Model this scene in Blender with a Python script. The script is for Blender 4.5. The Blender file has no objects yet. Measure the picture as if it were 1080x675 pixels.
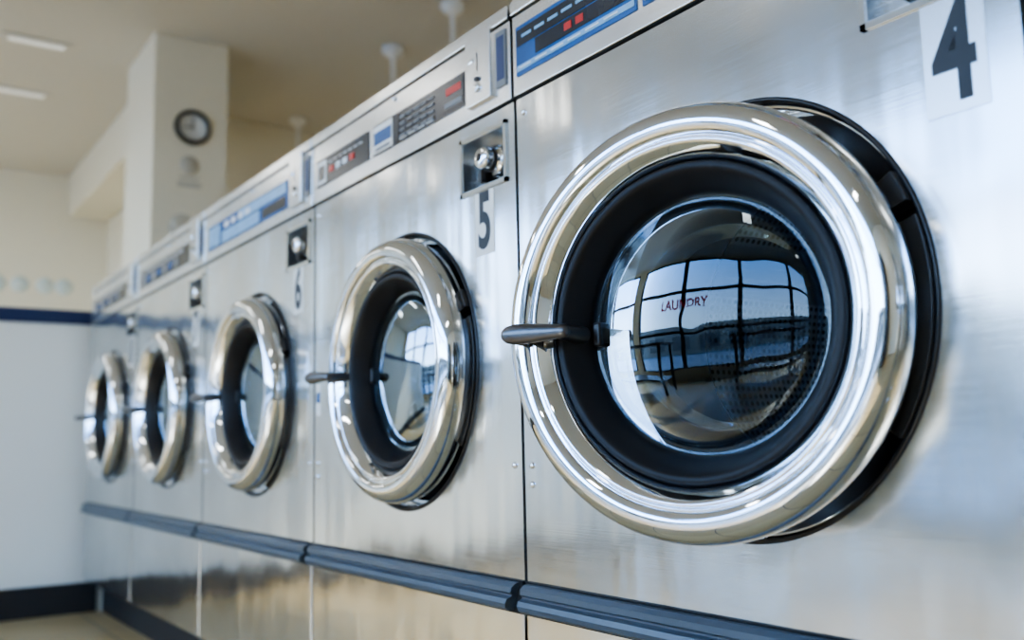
import bpy, bmesh, math
from mathutils import Vector, Matrix
pi=math.pi
SC=bpy.context.scene
COL=SC.collection
# ---------------------------------------------------------------- helpers
def lin(c):
    return tuple(((v/255)/12.92 if v/255<=0.04045 else ((v/255+0.055)/1.055)**2.4) for v in c)+(1,)
def mat(name,col,rough=0.5,metal=0.0,spec=0.5,emit=None,es=0,bump=None,var=None):
    m=bpy.data.materials.new(name);m.use_nodes=True
    nt=m.node_tree;b=nt.nodes['Principled BSDF']
    b.inputs['Base Color'].default_value=col if len(col)==4 else tuple(col)+(1,)
    b.inputs['Roughness'].default_value=rough;b.inputs['Metallic'].default_value=metal
    b.inputs['Specular IOR Level'].default_value=spec
    if emit: b.inputs['Emission Color'].default_value=emit;b.inputs['Emission Strength'].default_value=es
    if bump or var:
        tc=nt.nodes.new('ShaderNodeTexCoord')
        n=nt.nodes.new('ShaderNodeTexNoise');n.inputs['Scale'].default_value=(bump or var)[0];n.inputs['Detail'].default_value=4
        nt.links.new(tc.outputs['Object'],n.inputs['Vector'])
        if bump:
            bp=nt.nodes.new('ShaderNodeBump');bp.inputs['Strength'].default_value=bump[1];bp.inputs['Distance'].default_value=bump[2]
            nt.links.new(n.outputs['Fac'],bp.inputs['Height']);nt.links.new(bp.outputs['Normal'],b.inputs['Normal'])
        if var:
            mx=nt.nodes.new('ShaderNodeMix');mx.data_type='RGBA'
            c=b.inputs['Base Color'].default_value
            mx.inputs[6].default_value=tuple(v*(1-var[1]) for v in c[:3])+(1,)
            mx.inputs[7].default_value=tuple(min(1,v*(1+var[1])) for v in c[:3])+(1,)
            nt.links.new(n.outputs['Fac'],mx.inputs[0]);nt.links.new(mx.outputs[2],b.inputs['Base Color'])
    return m
def steel(name,col,rough=0.3,aniso=0.75,wav=0.35,streak=0.25):
    m=mat(name,col,rough,1.0);nt=m.node_tree;b=nt.nodes['Principled BSDF'];N=nt.nodes.new;L=nt.links.new
    tc=N('ShaderNodeTexCoord');oi=N('ShaderNodeObjectInfo')
    ofs=N('ShaderNodeVectorMath');ofs.operation='ADD';L(tc.outputs['Object'],ofs.inputs[0]);L(oi.outputs['Location'],ofs.inputs[1])
    mp=N('ShaderNodeMapping');mp.inputs['Scale'].default_value=(6,6,700);L(tc.outputs['Object'],mp.inputs['Vector'])
    g=N('ShaderNodeTexNoise');g.inputs['Scale'].default_value=1.0;g.inputs['Detail'].default_value=3;L(mp.outputs[0],g.inputs['Vector'])
    rr=N('ShaderNodeMapRange');rr.inputs['To Min'].default_value=rough-0.05;rr.inputs['To Max'].default_value=rough+0.07
    L(g.outputs['Fac'],rr.inputs['Value']);L(rr.outputs[0],b.inputs['Roughness'])
    s=N('ShaderNodeTexNoise');s.inputs['Scale'].default_value=4;s.inputs['Detail'].default_value=6;L(ofs.outputs[0],s.inputs['Vector'])
    ad=N('ShaderNodeMath');ad.operation='MULTIPLY_ADD';L(g.outputs['Fac'],ad.inputs[0]);ad.inputs[1].default_value=0.35;L(s.outputs['Fac'],ad.inputs[2])
    mr=N('ShaderNodeMapRange');mr.inputs['From Min'].default_value=0.4;mr.inputs['From Max'].default_value=0.95;L(ad.outputs[0],mr.inputs['Value'])
    mx=N('ShaderNodeMix');mx.data_type='RGBA';mx.inputs[6].default_value=tuple(c*0.80 for c in col[:3])+(1,);mx.inputs[7].default_value=tuple(min(1,c*1.1) for c in col[:3])+(1,)
    L(mr.outputs[0],mx.inputs[0]);L(mx.outputs[2],b.inputs['Base Color'])
    mp2=N('ShaderNodeMapping');mp2.inputs['Scale'].default_value=(3.4,3.4,2.2);L(ofs.outputs[0],mp2.inputs['Vector'])
    w=N('ShaderNodeTexNoise');w.inputs['Scale'].default_value=1.5;w.inputs['Detail'].default_value=1.5;L(mp2.outputs[0],w.inputs['Vector'])
    mp3=N('ShaderNodeMapping');mp3.inputs['Scale'].default_value=(13,3,0.8);L(ofs.outputs[0],mp3.inputs['Vector'])
    w2=N('ShaderNodeTexNoise');w2.inputs['Scale'].default_value=1.0;w2.inputs['Detail'].default_value=2;L(mp3.outputs[0],w2.inputs['Vector'])
    bp=N('ShaderNodeBump');bp.inputs['Strength'].default_value=wav;bp.inputs['Distance'].default_value=0.03;L(w.outputs['Fac'],bp.inputs['Height'])
    bp1=N('ShaderNodeBump');bp1.inputs['Strength'].default_value=streak;bp1.inputs['Distance'].default_value=0.012;L(w2.outputs['Fac'],bp1.inputs['Height']);L(bp.outputs['Normal'],bp1.inputs['Normal'])
    bp2=N('ShaderNodeBump');bp2.inputs['Strength'].default_value=0.04;bp2.inputs['Distance'].default_value=0.0008;L(g.outputs['Fac'],bp2.inputs['Height'])
    L(bp1.outputs['Normal'],bp2.inputs['Normal']);L(bp2.outputs['Normal'],b.inputs['Normal'])
    b.inputs['Anisotropic'].default_value=aniso
    t=N('ShaderNodeTangent');t.direction_type='UV_MAP';t.uv_map='UVMap';L(t.outputs[0],b.inputs['Tangent'])
    return m
class MB:
    def __init__(s): s.v=[];s.f=[];s.m=[];s.sm=[];s.uv=[]
    def add(s,vs,fs,mi=0,smooth=False):
        o=len(s.v);s.v+= [tuple(v) for v in vs]
        for f in fs: s.f.append(tuple(o+i for i in f));s.m.append(mi);s.sm.append(smooth)
    def box(s,x0,x1,y0,y1,z0,z1,mi=0):
        vs=[(x,y,z) for x in (x0,x1) for y in (y0,y1) for z in (z0,z1)]
        s.add(vs,[(0,1,3,2),(4,6,7,5),(0,4,5,1),(2,3,7,6),(0,2,6,4),(1,5,7,3)],mi)
    def quad(s,a,b,c,d,mi=0): s.add([a,b,c,d],[(0,1,2,3)],mi)
    def arcblock(s,c,r0,r1,y0,y1,a0,a1,n=24,mi=0):
        vs=[];fs=[]
        for i in range(n+1):
            a=a0+(a1-a0)*i/n
            for r,y in ((r0,y0),(r1,y0),(r1,y1),(r0,y1)): vs.append((c[0]+r*math.cos(a),c[1]+y,c[2]+r*math.sin(a)))
        for i in range(n):
            for k in range(4): fs.append((i*4+k,i*4+(k+1)%4,(i+1)*4+(k+1)%4,(i+1)*4+k))
        fs+=[(0,1,2,3),(n*4,n*4+1,n*4+2,n*4+3)]
        s.add(vs,fs,mi)
    def lathe(s,prof,N=96,c=(0,0,0),mi=0,axis='y',smooth=True,a0=0,a1=2*pi):
        vs=[];fs=[];n=len(prof)
        for i in range(N):
            a=a0+(a1-a0)*i/N
            for r,y in prof:
                p=(r*math.cos(a),y,r*math.sin(a))
                if axis=='z': p=(r*math.cos(a),r*math.sin(a),y)
                if axis=='x': p=(y,r*math.cos(a),r*math.sin(a))
                vs.append((p[0]+c[0],p[1]+c[1],p[2]+c[2]))
        for i in range(N):
            j=(i+1)%N
            for k in range(n-1):
                fs.append((i*n+k,j*n+k,j*n+k+1,i*n+k+1))
        s.add(vs,fs,mi,smooth)
    def obj(s,name,mats,parent=None,bevel=0,loc=(0,0,0),sharp=None,fix=True):
        me=bpy.data.meshes.new(name);me.from_pydata(s.v,[],s.f)
        for m in mats: me.materials.append(m)
        for p,mi,sm in zip(me.polygons,s.m,s.sm): p.material_index=mi;p.use_smooth=sm
        uv=me.uv_layers.new(name='UVMap')
        for l in me.loops:
            c=me.vertices[l.vertex_index].co;uv.data[l.index].uv=(c.x+0.37*c.y,c.z)
        if fix:
            bm=bmesh.new();bm.from_mesh(me);bmesh.ops.remove_doubles(bm,verts=bm.verts,dist=1e-6);bmesh.ops.recalc_face_normals(bm,faces=bm.faces);bm.to_mesh(me);bm.free()
        o=bpy.data.objects.new(name,me);COL.objects.link(o);o.location=loc
        if parent: o.parent=parent
        if bevel:
            b=o.modifiers.new('bev','BEVEL');b.width=bevel;b.segments=3;b.limit_method='ANGLE';b.angle_limit=0.7
        return o
def empty(name,loc=(0,0,0),parent=None):
    o=bpy.data.objects.new(name,None);COL.objects.link(o);o.location=loc;o.empty_display_size=0.1
    if parent:o.parent=parent
    return o
def smoothprof(pts,k=5):
    out=[];n=len(pts)
    for i in range(n-1):
        p0=pts[max(i-1,0)];p1=pts[i];p2=pts[i+1];p3=pts[min(i+2,n-1)]
        for j in range(k):
            t=j/k
            out.append(tuple(0.5*((2*p1[a])+(-p0[a]+p2[a])*t+(2*p0[a]-5*p1[a]+4*p2[a]-p3[a])*t*t+(-p0[a]+3*p1[a]-3*p2[a]+p3[a])*t**3) for a in (0,1)))
    out.append(pts[-1]);return out
def text(body,name,size,loc,m,parent,sx=1.0,off=0.0,rot=(pi/2,0,0),ext=0.0004):
    cu=bpy.data.curves.new(name,'FONT');cu.body=body;cu.size=size;cu.extrude=ext;cu.offset=off
    cu.align_x='CENTER';cu.align_y='CENTER'
    cu.materials.append(m)
    o=bpy.data.objects.new(name,cu);COL.objects.link(o);o.location=loc;o.rotation_euler=rot;o.scale=(sx,1,1);o.parent=parent
    return o
# ---------------------------------------------------------------- materials
M_st=steel('brushed_steel',(0.69,0.71,0.71,1),0.17,0.75,0.26,0.28)
M_st2=steel('header_steel',(0.72,0.725,0.715,1),0.24,0.5,0.10,0.05)
M_ch=mat('chrome',(0.84,0.89,0.95,1),0.025,1.0,bump=(8,0.12,0.005))
M_rub=mat('black_rubber',(0.008,0.008,0.009,1),0.45,spec=0.3,bump=(60,0.1,0.001))
M_blk=mat('black_plastic',(0.012,0.012,0.013,1),0.32)
M_lev=mat('lever_metal',(0.13,0.13,0.135,1),0.30,0.9)
M_gap=mat('dark_gap',(0.008,0.008,0.008,1),0.8)
M_bump=mat('bumper_vinyl',(0.065,0.085,0.105,1),0.34,spec=0.6,var=(8,0.2))
M_white=mat('white_sticker',(0.74,0.74,0.70,1),0.4,var=(20,0.05))
M_clearst=mat('pale_sticker',(0.60,0.62,0.63,1),0.25,metal=0.85)
M_num=mat('number_ink',(0.012,0.014,0.018,1),0.5)
M_blue=mat('label_blue',(0.02,0.10,0.28,1),0.25,var=(12,0.5))
M_sky=mat('label_lightblue',(0.20,0.40,0.60,1),0.3,var=(30,0.4))
M_dark=mat('label_dark',(0.018,0.022,0.03,1),0.22,var=(15,0.4))
M_gry=mat('label_grey',(0.16,0.17,0.18,1),0.3)
M_red=mat('display_red',(0.35,0.02,0.02,1),0.3,emit=(1,0.05,0.03,1),es=0.08)
M_txt=mat('label_print',(0.7,0.72,0.72,1),0.4)
M_navy=mat('navy_trim',(0.016,0.03,0.095,1),0.4)
M_gl=bpy.data.materials.new('door_glass');M_gl.use_nodes=True
nt=M_gl.node_tree;nt.nodes.clear();N=nt.nodes.new
o_=N('ShaderNodeOutputMaterial');mx=N('ShaderNodeMixShader');tr=N('ShaderNodeBsdfTransparent');gl=N('ShaderNodeBsdfGlossy');fr=N('ShaderNodeFresnel')
ma=N('ShaderNodeMath');ma.operation='MULTIPLY_ADD';ma.inputs[1].default_value=1.1;ma.inputs[2].default_value=0.0
mi_=N('ShaderNodeMath');mi_.operation='MINIMUM';mi_.inputs[1].default_value=0.35
tr.inputs[0].default_value=(0.72,0.76,0.78,1);gl.inputs['Roughness'].default_value=0.01;gl.inputs[0].default_value=(0.75,0.89,1,1);fr.inputs['IOR'].default_value=1.5
nt.links.new(fr.outputs[0],ma.inputs[0]);nt.links.new(ma.outputs[0],mi_.inputs[0]);nt.links.new(mi_.outputs[0],mx.inputs[0]);nt.links.new(tr.outputs[0],mx.inputs[1]);nt.links.new(gl.outputs[0],mx.inputs[2]);nt.links.new(mx.outputs[0],o_.inputs[0])
M_wg=bpy.data.materials.new('window_glass');M_wg.use_nodes=True
nt=M_wg.node_tree;nt.nodes.clear();N=nt.nodes.new
o_=N('ShaderNodeOutputMaterial');tr=N('ShaderNodeBsdfTransparent');tr.inputs[0].default_value=(0.93,0.97,1,1);nt.links.new(tr.outputs[0],o_.inputs[0])
M_drum=mat('perforated_drum',(0.55,0.55,0.54,1),0.34,1.0)
nt=M_drum.node_tree;b=nt.nodes['Principled BSDF'];N=nt.nodes.new;L=nt.links.new
uvn=N('ShaderNodeUVMap');uvn.uv_map='UVMap'
sc=N('ShaderNodeVectorMath');sc.operation='SCALE';sc.inputs['Scale'].default_value=90;L(uvn.outputs[0],sc.inputs[0])
frc=N('ShaderNodeVectorMath');frc.operation='FRACTION';L(sc.outputs[0],frc.inputs[0])
sb=N('ShaderNodeVectorMath');sb.operation='SUBTRACT';sb.inputs[1].default_value=(0.5,0.5,0);L(frc.outputs[0],sb.inputs[0])
ln=N('ShaderNodeVectorMath');ln.operation='LENGTH';L(sb.outputs[0],ln.inputs[0])
lt=N('ShaderNodeMath');lt.operation='LESS_THAN';lt.inputs[1].default_value=0.30;L(ln.outputs['Value'],lt.inputs[0])
mx=N('ShaderNodeMix');mx.data_type='RGBA';mx.inputs[6].default_value=(0.40,0.42,0.44,1);mx.inputs[7].default_value=(0.006,0.006,0.006,1)
L(lt.outputs[0],mx.inputs[0]);L(mx.outputs[2],b.inputs['Base Color'])

# ---------------------------------------------------------------- washing machine
CX,CZ=0.368,0.122         # door centre inside a 0.7 m bay
ZT,ZH,ZB,ZBOT=0.617,0.481,-0.186,-0.462
RH=0.225
X0,X1=0.0035,0.6965
def cabinet(parent,CX=CX):
    b=MB()
    z0,z1=-0.20,0.362
    angs=sorted(set([2*pi*i/120 for i in range(120)]+[math.atan2(zz-CZ,xx-CX)%(2*pi) for xx in (X0,X1) for zz in (z0,z1)]))
    inn=[];out=[];inb=[]
    for a in angs:
        c,s=math.cos(a),math.sin(a)
        t=min([( (X1 if c>0 else X0)-CX)/c if abs(c)>1e-9 else 9,((z1 if s>0 else z0)-CZ)/s if abs(s)>1e-9 else 9])
        inn.append((CX+RH*c,0,CZ+RH*s));inb.append((CX+RH*c,0.012,CZ+RH*s));out.append((CX+t*c,0,CZ+t*s))
    n=len(angs)
    b.add(inn+out,[(i,(i+1)%n,n+(i+1)%n,n+i) for i in range(n)])
    b.add(inn+inb,[(i,(i+1)%n,n+(i+1)%n,n+i) for i in range(n)])
    rx0,rx1,rz0,rz1=0.560,0.672,0.374,0.452
    zt=ZH-0.004
    for (a,c,d,e) in ((X0,rx0,z1,zt),(rx1,X1,z1,zt),(rx0,rx1,z1,rz0),(rx0,rx1,rz1,zt)):
        b.quad((a,0,d),(c,0,d),(c,0,e),(a,0,e))
    D=0.74
    b.quad((X0,0,zt),(X1,0,zt),(X1,0.01,zt),(X0,0.01,zt))
    for x in (X0,X1): b.quad((x,0,ZBOT),(x,D,ZBOT),(x,D,ZT-0.002),(x,0,ZT-0.002))
    b.quad((X0,D,ZBOT),(X1,D,ZBOT),(X1,D,ZT-.002),(X0,D,ZT-.002))
    b.quad((X0,0,ZT-.002),(X1,0,ZT-.002),(X1,D,ZT-.002),(X0,D,ZT-.002))
    b.quad((X0,0,ZBOT),(X1,0,ZBOT),(X1,D,ZBOT),(X0,D,ZBOT))
    cab=b.obj('cabinet',[M_st],parent)
    b=MB();b.box(X0,X1,-0.003,0.02,ZBOT+0.002,-0.212)
    b.obj('lower_panel',[M_st],parent,bevel=0.002)
    b=MB();b.box(X0,X1,-0.005,0.02,ZH,ZT-0.020);b.box(X0,X1,-0.009,0.03,ZT-0.018,ZT+0.002)
    b.obj('control_header',[M_st2],parent,bevel=0.0015)
    b=MB();b.box(X0+.002,X1-.002,0.004,0.03,ZH-0.01,ZT-0.005);b.box(-0.0035,0.0035,0.006,0.7,ZBOT,ZT-0.01)  # near-black fill puts the shade of the seams into colour
    b.obj('seam_shade_fill',[M_gap],parent)
    b=MB()
    b.box(rx0,rx0+.0015,-.001,.035,rz0,rz1);b.box(rx1-.0015,rx1,-.001,.035,rz0,rz1);b.box(rx0,rx1,-.001,.035,rz0,rz0+.0015);b.box(rx0,rx1,-.001,.035,rz1-.0015,rz1)
    b.box(rx0,rx1,.033,.036,rz0,rz1)
    f=.006
    b.box(rx0-f,rx1+f,-.003,.0,rz1,rz1+f,1);b.box(rx0-f,rx1+f,-.003,.0,rz0-f,rz0,1);b.box(rx0-f,rx0,-.003,.0,rz0-f,rz1+f,1);b.box(rx1,rx1+f,-.003,.0,rz0-f,rz1+f,1)
    b.obj('dispenser_recess',[M_st2,M_ch],parent)
    b=MB();kc=(0.622,0,0.414)
    b.lathe([(0.0,-.012),(.012,-.012),(.0165,-.009),(.0175,-.004),(.0175,.012),(.022,.014),(.024,.018),(.024,.034)],40,kc,0)
    b.lathe([(.0176,.003),(.0186,.004),(.0186,.009),(.0176,.010)],40,kc,1)
    b.lathe([(0,-.0125),(.006,-.0125),(.006,-.0115)],20,kc,1)
    b.box(kc[0]-.030,kc[0]-.022,.006,.034,kc[2]-.028,kc[2]+.02,1)
    b.box(kc[0]+.018,kc[0]+.04,.02,.034,kc[2]-.02,kc[2]+.025,0)
    b.obj('dispenser_knob',[M_ch,M_blk],parent)
    # bumper: ridged strip with a turned-down end cap at the right
    prof=[(0,-.183),(-.010,-.184),(-.016,-.189),(-.0165,-.196),(-.013,-.199),(-.013,-.201),(-.020,-.204),(-.022,-.210),(-.020,-.216),(-.014,-.220),(0,-.221)]
    b=MB();m=len(prof);xs=(0.008,0.690)
    vs=[(xs[0],y,z) for y,z in prof]+[(xs[1]-(-.183-z)*.35,y,z) for y,z in prof]
    b.add(vs,[(i,i+1,m+i+1,m+i) for i in range(m-1)]+[tuple(range(m)),tuple(range(m,2*m))])
    b.obj('bumper_strip',[M_bump],parent)
    b=MB();b.box(X0,X1,-.004,.0,-.224,-.181);b.obj('bumper_backing',[M_gap],parent)
    c=(CX,0,CZ)
    b=MB()
    b.lathe([(RH+.0025,-.0005),(RH+.0015,-.003),(RH-.002,-.003),(RH-.003,.010)],96,c,0)
    b.lathe([(RH-.003,.010),(.216,.013),(.180,.014),(.176,.016)],96,c,2)
    b.lathe(smoothprof([(.177,.012),(.170,.006),(.160,.010),(.153,.03),(.150,.07),(.150,.10),(.156,.12)]),96,c,1)
    b.obj('door_opening_trim',[M_blk,M_rub,M_ch],parent)
    me=bpy.data.meshes.new('drum');vs=[];fs=[];uvs=[]
    pr=[(.152,.115),(.20,.118),(.245,.125),(.25,.14),(.25,.25),(.25,.36),(.25,.47),(.22,.50),(.11,.505),(.001,.505)]
    Nn=72;k=len(pr);ln_=[0]
    for i in range(1,k): ln_.append(ln_[-1]+math.hypot(pr[i][0]-pr[i-1][0],pr[i][1]-pr[i-1][1]))
    for i in range(Nn):
        a=2*pi*i/Nn
        for r,y in pr: vs.append((CX+r*math.cos(a),y,CZ+r*math.sin(a)))
    for i in range(Nn):
        for j in range(k-1):
            fs.append((i*k+j,((i+1)%Nn)*k+j,((i+1)%Nn)*k+j+1,i*k+j+1));a0,a1=2*pi*i/Nn*.25,2*pi*(i+1)/Nn*.25
            if j>=k-3:
                q=[fs[-1][t] for t in range(4)];uvs+= [(vs[t][0],vs[t][2]) for t in q]
            else: uvs+=[(a0,ln_[j]),(a1,ln_[j]),(a1,ln_[j+1]),(a0,ln_[j+1])]
    me.from_pydata(vs,[],fs);ul=me.uv_layers.new(name='UVMap')
    for i,u in enumerate(uvs): ul.data[i].uv=u
    me.materials.append(M_drum)
    for p in me.polygons:p.use_smooth=True
    o=bpy.data.objects.new('drum',me);COL.objects.link(o);o.parent=parent
    b=MB()
    for a in (0.6,0.6+2*pi/3,0.6+4*pi/3):
        ca,sa=math.cos(a),math.sin(a);T=lambda r,t,y:(CX+r*ca-t*sa,y,CZ+r*sa+t*ca)
        b.add([T(.25,-.04,.14),T(.25,.04,.14),T(.205,0,.16),T(.25,-.04,.49),T(.25,.04,.49),T(.205,0,.47)],[(0,2,5,3),(1,4,5,2),(0,1,2),(3,5,4)],0)
    b.obj('drum_lifters',[M_st2],parent)
    b=MB()
    for sx,sz in ((.02,-.03),(.02,-.055),(.68,-.03),(.02,.455),(.35,.59),(.65,.60)):
        b.lathe([(0,-.003),(.003,-.003),(.0045,-.001),(.0045,.0)],14,(sx,(-.0 if sz<.47 else -.006),sz),0)
    b.obj('panel_screws',[M_ch],parent)
    b=MB();b.box(.588,.655,-.012,0,.497,.606,0);b.box(.6195,.6235,-.0125,0,.545,.575,1);b.box(.600,.612,-.014,0,.562,.570,2);b.lathe([(0,-.016),(.006,-.016),(.007,-.012)],18,(.622,0,.520),2)
    b.box(.617,.627,-.016,0,.53,.536,1)
    b.obj('coin_slot_plate',[M_st2,M_blk,M_ch],parent,bevel=0.0015)
    b=MB();b.box(.664,.688,-.0075,0,.505,.588,0);b.box(.667,.685,-.008,0,.515,.58,1)
    b.obj('payment_label',[M_gry,M_navy],parent)
def door(parent,ang,dx=0,dz=0,hs=(0,0),ocx=CX):
    hx=0.592-CX
    hinge=empty('door',(0.592+dx,-0.004,CZ+dz),parent);hinge.rotation_euler=(0,0,ang)
    c=(-hx,0,0)
    b=MB()
    pr=smoothprof([(.190,.010),(.207,.006),(.2115,-.001),(.2145,-.016),(.2125,-.029),(.2065,-.039),(.1975,-.045),(.189,-.0455),(.183,-.042),(.1795,-.036)],5)
    pr+=smoothprof([(.1795,-.036),(.1765,-.039),(.173,-.0385),(.168,-.033),(.163,-.026),(.1597,-.018),(.1587,-.008)],5)[1:]
    b.lathe(pr,160,c)
    b.obj('chrome_ring',[M_ch],hinge)
    b=MB()
    b.lathe(smoothprof([(.160,-.014),(.1575,-.021),(.153,-.0225),(.148,-.020),(.141,-.010),(.135,.001),(.132,.008),(.131,.014)],4),128,c,0)
    b.lathe([(.200,.006),(.196,.016),(.150,.018),(.136,.020),(.131,.022),(.131,.014)],96,c,0)
    b.obj('rubber_gasket',[M_rub],hinge)
    # clear flange, stepped shoulder and gently domed pane
    b=MB()
    b.lathe(smoothprof([(.132,.014),(.128,.015),(.1235,.0145),(.1215,.012),(.120,.008),(.117,.005),(.107,.0015),(.090,-.0025),(.068,-.0065),(.042,-.0095),(.018,-.0110),(.0005,-.0112)],5),128,c,0)
    b.obj('glass_window',[M_gl],hinge)
    b=MB()
    b.lathe(smoothprof([(.132,.016),(.128,.022),(.122,.042),(.112,.066),(.098,.082)],5),128,c,0)
    b.obj('glass_bowl_rim',[M_gl],hinge)
    b=MB();K=16;secs=[(-.243,.001,.002,-.066),(-.241,.006,.004,-.066),(-.236,.0095,.006,-.065),(-.226,.0112,.007,-.064),(-.212,.0112,.007,-.063),(-.195,.0098,.0065,-.062),(-.178,.0082,.006,-.060),(-.170,.0075,.006,-.059),(-.163,.0072,.006,-.058),(-.160,.004,.003,-.057)]
    vs=[];fs=[]
    for x,hz,hy,y in secs:
        for k in range(K):
            a=2*pi*k/K;vs.append((c[0]+x+hs[0],y+hs[1]+hy*math.sin(a),hz*math.cos(a)+(x+.16)*-.02))
    for i in range(len(secs)-1):
        for k in range(K): fs.append((i*K+k,i*K+(k+1)%K,(i+1)*K+(k+1)%K,(i+1)*K+k))
    fs+= [tuple(range(K)),tuple(range((len(secs)-1)*K,len(secs)*K))]
    b.add(vs,fs,0,True)
    b.lathe([(0,-.060),(.0065,-.060),(.008,-.05),(.009,-.03),(.009,-.01)],24,(c[0]-.167+hs[0]*.8,hs[1],0),0)
    b.obj('latch_handle',[M_lev],hinge)
    b=MB();b.box(c[0]-.129,c[0]-.119,.004,.026,-.013,.013)
    b.obj('latch_block',[M_blk],hinge,bevel=.003)
    b=MB()
    b.arcblock((ocx,0,CZ),.198,.2235,-.007,.012,-.60,.30);b.arcblock((ocx,0,CZ),.200,.2235,-.012,.012,.36,.50)
    b.obj('hinge_gap_shade',[M_blk],parent,bevel=.002)  # black hinge arcs, shaped to stand for the dark gap beside the door
    b=MB();b.arcblock((c[0],0,0),.195,.210,-.002,.012,-.30,.25);b.obj('hinge_arm',[M_blk],hinge)
def label(parent,style):
    b=MB();y=-.0065;yy=-.0075
    mats=[M_dark,M_blue,M_sky,M_gry,M_red,M_txt,M_white]
    def B(x0,x1,z0,z1,mi,l=0): b.box(x0,x1,(y,yy,yy-.0007)[l],-.004,z0,z1,mi)
    if style==0:
        B(.014,.262,.506,.578,1);B(.017,.259,.512,.520,2,1);B(.017,.259,.548,.572,0,1);B(.060,.259,.525,.546,0,1)
        for i in range(2): B(.125+i*.024,.140+i*.024,.531,.541,4,2)
        for i in range(3): B(.190+i*.02,.202+i*.02,.552,.562,4 if i==1 else 3,2)
        for i in range(5): B(.030+i*.03,.052+i*.03,.558,.562,2,2)
        for i in range(6): B(.024+i*.036,.050+i*.036,.515,.517,5,2)
        B(.272,.57,.506,.578,1);B(.276,.34,.511,.573,2,1);B(.35,.50,.51,.574,0,1);B(.51,.565,.515,.57,4,1)
        for i in range(5):
            for j in range(3): B(.36+i*.027,.378+i*.027,.518+j*.018,.526+j*.018,3,2)
    elif style==1:
        B(.022,.252,.508,.562,0);B(.027,.070,.513,.557,6,1);B(.034,.062,.519,.548,0,2)
        for i in range(4): B(.085+i*.03,.103+i*.03,.527,.538,4 if i in(0,3) else 5,2)
        for i in range(7): B(.082+i*.022,.096+i*.022,.547,.549,5,2)
        B(.270,.582,.508,.562,0);B(.273,.345,.511,.559,6,1);B(.277,.341,.525,.548,1,2);B(.283,.335,.514,.519,3,2)
        B(.352,.368,.511,.559,0,1)
        for i in range(5):
            for j in range(4): B(.372+i*.024,.390+i*.024,.515+j*.011,.519+j*.011,3,2)
        for i in range(4): B(.372+i*.03,.395+i*.03,.512,.5135,5,2)
        B(.515,.575,.513,.557,0,1);B(.525,.568,.538,.549,4,2);B(.520,.570,.518,.526,3,2)
    elif style==2:
        B(.03,.582,.504,.566,1);B(.035,.12,.510,.560,2,1);B(.14,.40,.508,.535,2,1);B(.26,.56,.54,.562,2,1);B(.42,.56,.510,.532,0,1)
        for i in range(4): B(.16+i*.05,.19+i*.05,.543,.556,5,2)
    else:
        B(.03,.582,.508,.562,0);B(.035,.10,.513,.557,3,1)
        for i in range(6): B(.12+i*.06,.16+i*.06,.516,.54,3 if i%2 else 1,2)
        for i in range(8): B(.12+i*.05,.15+i*.05,.548,.553,5,2)
    b.obj('control_labels',mats,parent)
styles=[0,1,2,3,3]
nums=['4','5','6','7','8']
for i in range(5):
    e=empty('washing_machine',(-0.7*i,0,0))
    if i==0: cabinet(e,.384);door(e,math.radians(15.5),.015,-.008,(.036,.012),.384)
    else: cabinet(e);door(e,0)
    label(e,styles[i])
    b=MB()
    if i==0: b.box(.612,.668,-.0008,0,.266,.370)
    else: b.box(.592,.642,-.0008,0,.272,.366)
    b.obj('number_sticker',[M_clearst if i==0 else M_white],e)
    text(nums[i],'machine_number',.125 if i==0 else .115,(.640 if i==0 else .617,-.0012,.316 if i==0 else .319),M_num,e,0.62 if i==0 else .62,.0030)
    b=MB();b.box(.012,.032,-.001,0,.06,.12,0);b.box(.014,.030,-.0015,0,.085,.105,1)
    b.obj('warning_label',[M_white,M_blue],e)
for i in (1,2):
    e=empty('washing_machine',(0.7*i,0,0));cabinet(e);door(e,0);label(e,1)
# ---------------------------------------------------------------- room shell (z=0 is eye height)
ZF,ZC=-0.59,2.10
XW,XE,YS,YN=-6.70,3.6,-4.2,3.2
M_wall=mat('painted_wall',lin((232,224,202)),0.75,bump=(40,0.05,0.003),var=(1.5,0.04))
M_ceil=mat('painted_ceiling',lin((207,201,187)),0.8,bump=(30,0.05,0.003),var=(1.0,0.04))
M_wht=mat('white_wainscot',lin((236,235,225)),0.35,var=(2,0.03))
M_base=mat('black_baseboard',(0.02,0.02,0.022,1),0.45)
M_alu=mat('window_frame',(0.03,0.033,0.038,1),0.4,0.3)
M_floor=mat('floor_tile',lin((196,180,150)),0.35,var=(4,0.12))
nt=M_floor.node_tree;b_=nt.nodes['Principled BSDF']
br=nt.nodes.new('ShaderNodeTexBrick');tc=nt.nodes.new('ShaderNodeTexCoord');br.offset=0
br.inputs['Scale'].default_value=1;br.inputs['Brick Width'].default_value=.305;br.inputs['Row Height'].default_value=.305;br.inputs['Mortar Size'].default_value=.003
br.inputs['Color1'].default_value=lin((190,166,120));br.inputs['Color2'].default_value=lin((176,152,108));br.inputs['Mortar'].default_value=lin((110,98,80))
nt.links.new(tc.outputs['Object'],br.inputs['Vector']);nt.links.new(br.outputs['Color'],b_.inputs['Base Color'])
def shell(name,m,*a):
    b=MB();b.box(*a);return b.obj(name,[m])
shell('floor',M_floor,XW-.1,XE+.1,YS-.1,YN+.1,ZF-.1,ZF)
shell('ceiling',M_ceil,XW-.1,XE+.1,YS-.1,YN+.1,ZC,ZC+.1)
shell('wall_west',M_wall,XW-.1,XW,YS-.1,YN+.1,ZF,ZC)
shell('wall_east',M_wall,XE,XE+.1,YS-.1,YN+.1,ZF,ZC)
shell('wall_north',M_wall,XW,XE,YN,YN+.1,ZF,ZC)
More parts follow.
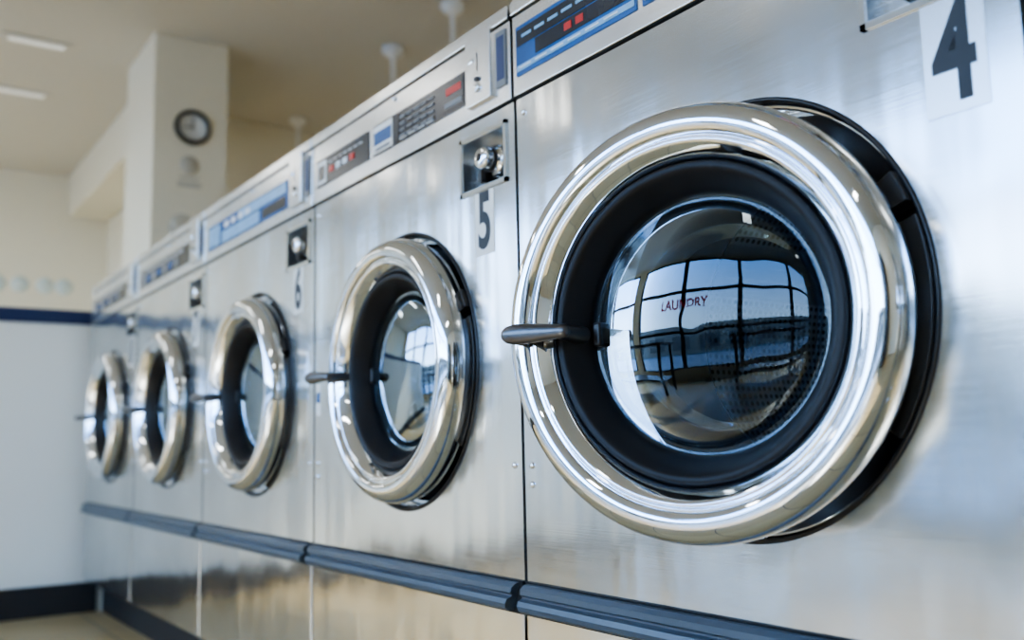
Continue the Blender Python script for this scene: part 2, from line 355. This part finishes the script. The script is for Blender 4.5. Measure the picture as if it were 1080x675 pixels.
shell('wall_service',M_wall,-4.9,-4.8,.95,YN,ZF,ZC)
shell('wall_back',M_wall,XW,-4.8,.85,.95,ZF,ZC)
shell('trim_1',M_wall,XW,-4.29,.56,.85,1.78,ZC)      # soffit beam
shell('pillar',M_wall,-4.29,-3.72,.43,.80,ZF,ZC)
shell('wall_partition',M_wht,-3.0,-2.88,-3.0,.80,ZF,.487)
shell('trim_2',M_navy,-3.01,-2.87,-3.0,.80,.487,.54)
shell('baseboard_partition',M_base,-2.88,-2.868,-3.0,.06,ZF,-.48)
shell('baseboard_machines',M_base,-2.868,2.1,.08,.70,ZF,ZBOT-.001)
b=MB();b.box(XW,XE,YS-.1,YS,ZF,ZF+.25);b.box(XW,XE,YS-.1,YS,2.04,ZC);b.box(XW,XW+.3,YS-.1,YS,ZF+.25,2.04);b.box(XE-.3,XE,YS-.1,YS,ZF+.25,2.04);b.box(-2.5,-2.2,YS-.1,YS,ZF+.25,2.04)
b.obj('wall_south',[M_wall])
def window(x0,x1,nm,nx):
    b=MB();z0,z1=ZF+.25,2.04;w=.05
    for k in range(nx+1):
        x=x0+(x1-x0)*k/nx;b.box(x-w,x+w,YS-.09,YS-.01,z0,z1)
    for z in (z0,.45,1.30,z1): b.box(x0,x1,YS-.085,YS-.015,z-w*.6,z+w*.6)
    b.box(x0,x1,YS-.055,YS-.05,z0,z1,1)
    return b.obj(nm,[M_alu,M_wg])
window(XW+.3,-2.5,'window_1',3);window(-2.2,XE-.3,'window_2',4)
M_sign=mat('red_glow_lettering',(0.60,0.03,0.08,1),0.5,emit=(1,0.03,0.08,1),es=.5)  # lettering emits a red glow of its own
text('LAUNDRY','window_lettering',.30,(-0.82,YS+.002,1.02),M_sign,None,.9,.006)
# unseen dark tables, added for contrast in the door ring and glass reflections
M_tab=mat('added_dark_laminate',(0.03,0.03,0.034,1),0.35,var=(5,0.2));M_leg=mat('added_table_leg',(0.05,0.05,0.05,1),0.4,0.8)
for x in (-1.5,1.1):
    b=MB();b.box(x-.75,x+.75,-3.3,-2.6,.18,.22,0);b.box(x-.70,x+.70,-3.26,-2.65,-.35,-.32,0)
    for sx in (-.7,.65):
        for sy in (-3.27,-2.67): b.box(x+sx,x+sx+.05,sy,sy+.04,ZF,.18,1)
    b.obj('added_dark_table',[M_tab,M_leg],bevel=.004)
# made-up dark box by the east wall, added to darken ring reflections
b=MB();b.box(2.85,3.58,-2.9,-2.0,ZF+.05,1.25,0);b.box(2.84,2.86,-2.82,-2.3,-.1,1.12,1);b.box(2.835,2.86,-2.22,-2.08,.3,.75,2);b.box(2.835,2.86,-2.75,-2.35,-.42,-.22,1)
for sy in (-2.85,-2.1):
    for sx in (2.9,3.48): b.box(sx,sx+.05,sy,sy+.05,ZF,ZF+.05,0)
b.obj('added_dark_box',[M_tab,M_dark,M_gry],bevel=.006)
# unseen fixtures added to boost the interior light, then the faint ceiling strips
M_tube=mat('fill_light_diffuser',(0.9,0.9,0.88,1),0.5,emit=(1,0.97,0.92,1),es=8)
M_tube2=mat('fluorescent_tube',(0.9,0.9,0.88,1),0.5,emit=(1,0.97,0.9,1),es=0.22)
M_house=mat('fill_light_housing',(0.75,0.75,0.72,1),0.5)
for x,y in ((-1.6,-1.9),(0.6,-1.9),(2.4,-1.9),(-3.6,-1.9),(-5.4,-1.9),(-5.4,-.9),(-3.4,2.55),(-1.2,2.55),(1,2.55)):  # added out of view; the rear row brightens the space behind the machines
    b=MB();b.box(x-.11,x+.11,y-.5,y+.5,ZC-.045,ZC,0);b.box(x-.085,x+.085,y-.47,y+.47,ZC-.055,ZC-.044,1)
    b.obj('added_fill_light',[M_house,M_tube],bevel=.004)
for x,y in ((-4.15,-.05),(-4.95,-.02)):
    b=MB();b.box(x-.04,x+.04,y-.16,y+.16,ZC-.012,ZC,0);b.box(x-.018,x+.018,y-.13,y+.13,ZC-.02,ZC-.011,1)
    b.obj('strip_light',[M_ceil,M_tube2],bevel=.003)
M_pipe=mat('white_conduit',(0.85,0.84,0.80,1),0.4)
for x in (-2.66,-3.27,-4.57):
    b=MB();b.lathe([(0,0),(.055,0),(.06,-.02),(.045,-.045),(.02,-.055),(.012,-.06)],28,(x,1.535,ZC),0,axis='z')
    b.lathe([(.012,-.055),(.012,-.30),(.020,-.31),(.020,-.36),(.012,-.37),(.012,ZF-ZC)],16,(x,1.535,ZC),0,axis='z')
    b.obj('conduit_drop',[M_pipe])
ck=empty('wall_clock',(-3.72,.622,1.628))
b=MB();b.lathe([(0,.004),(.072,.004)],48,(0,0,0),1,axis='x');b.lathe(smoothprof([(.072,.004),(.072,.02),(.080,.026),(.090,.02),(.092,.0)]),48,(0,0,0),0,axis='x')
b.obj('clock_case',[M_blk,M_white],ck)
b=MB();b.box(.006,.009,-.003,.003,-.01,.05,0);b.box(.006,.009,-.045,.008,-.004,.003,0)
for k in range(12):
    a=k*pi/6;b.box(.0045,.006,.06*math.cos(a)-.003,.06*math.cos(a)+.003,.06*math.sin(a)-.003,.06*math.sin(a)+.003,0)
b.obj('clock_hands',[M_blk],ck)
M_faint=mat('faint_sign',lin((196,190,174)),0.6);M_faint2=mat('faint_sign_blue',lin((206,216,212)),0.6)
b=MB();b.box(0,.004,-.07,.07,-.05,.05,1);b.box(.004,.006,-.06,.06,-.045,-.02,0);b.box(.004,.006,-.045,.045,-.005,.01,0);b.lathe([(0,.005),(.05,.005),(.05,.003)],24,(0,0,.07),0,axis='x')
b.obj('notice_sign',[M_faint,M_wall],loc=(-3.72,.61,1.36))
b=MB();b.lathe([(0,.005),(.065,.005),(.067,0)],28,(0,0,0),0,axis='x');b.obj('notice_sign',[M_faint],loc=(-3.72,.58,1.11))
b=MB()
for k,yy in enumerate((.10,.25,.42,.55)): b.lathe([(0,.005),(.06,.005),(.062,0)],28,(0,yy,0),0,axis='x')
b.obj('wall_decal',[M_faint2],loc=(XW,0,1.24))
# ---------------------------------------------------------------- outside
M_asph=mat('pavement',lin((120,122,122)),0.9,var=(3,0.1))
shell('ground',M_asph,-40,40,-60,YS-.12,ZF-.15,ZF-.08)
M_bld=mat('stucco',lin((140,128,112)),0.9,var=(1,0.1));M_bw=mat('shop_window',(0.03,0.04,0.05,1),0.1)
b=MB();b.box(-30,30,-34,-28,ZF-.1,3.2,0)
for k in range(12): b.box(-28+k*4.6,-25+k*4.6,-28,-27.95,ZF+.6,1.8,1)
b.obj('shop_building',[M_bld,M_bw])
w=bpy.data.worlds.new('World');SC.world=w;w.use_nodes=True;nt=w.node_tree;bg=nt.nodes['Background']
tc=nt.nodes.new('ShaderNodeTexCoord');sp=nt.nodes.new('ShaderNodeSeparateXYZ');cr=nt.nodes.new('ShaderNodeValToRGB')
nt.links.new(tc.outputs['Generated'],sp.inputs[0]);nt.links.new(sp.outputs['Z'],cr.inputs[0]);nt.links.new(cr.outputs[0],bg.inputs[0])
cr.color_ramp.elements[0].position=0.0;cr.color_ramp.elements[0].color=(0.70,0.85,1.0,1)
cr.color_ramp.elements[1].position=0.45;cr.color_ramp.elements[1].color=(0.15,0.40,0.92,1)
bg.inputs[1].default_value=8
sd=bpy.data.lights.new('sun','SUN');sd.energy=8;sd.angle=0.01;sd.color=(1,0.92,0.79);so=bpy.data.objects.new('sun',sd);COL.objects.link(so)
so.rotation_euler=Vector((-0.35,1,-0.72)).to_track_quat('-Z','Y').to_euler()
# ---------------------------------------------------------------- camera
th,ph,ro=0.6089,0.1280,-0.0222
fw=Vector((-math.cos(th)*math.cos(ph),math.sin(th)*math.cos(ph),math.sin(ph)));r=Vector((math.sin(th),math.cos(th),0));u=r.cross(fw)
Rr=r*math.cos(ro)+u*math.sin(ro);Uu=-r*math.sin(ro)+u*math.cos(ro)
cd=bpy.data.cameras.new('camera');cd.sensor_width=36;cd.lens=1008.4/1080*36;cd.clip_start=.02
co=bpy.data.objects.new('camera',cd);COL.objects.link(co)
mt=Matrix((Rr,Uu,-fw)).transposed().to_4x4();mt.translation=Vector((1.0562,-0.7502,0));co.matrix_world=mt
cd.dof.use_dof=True;cd.dof.focus_distance=1.08;cd.dof.aperture_fstop=3.2
SC.camera=co
SC.view_settings.view_transform='AgX';SC.view_settings.look='AgX - Medium High Contrast';SC.view_settings.exposure=0.6
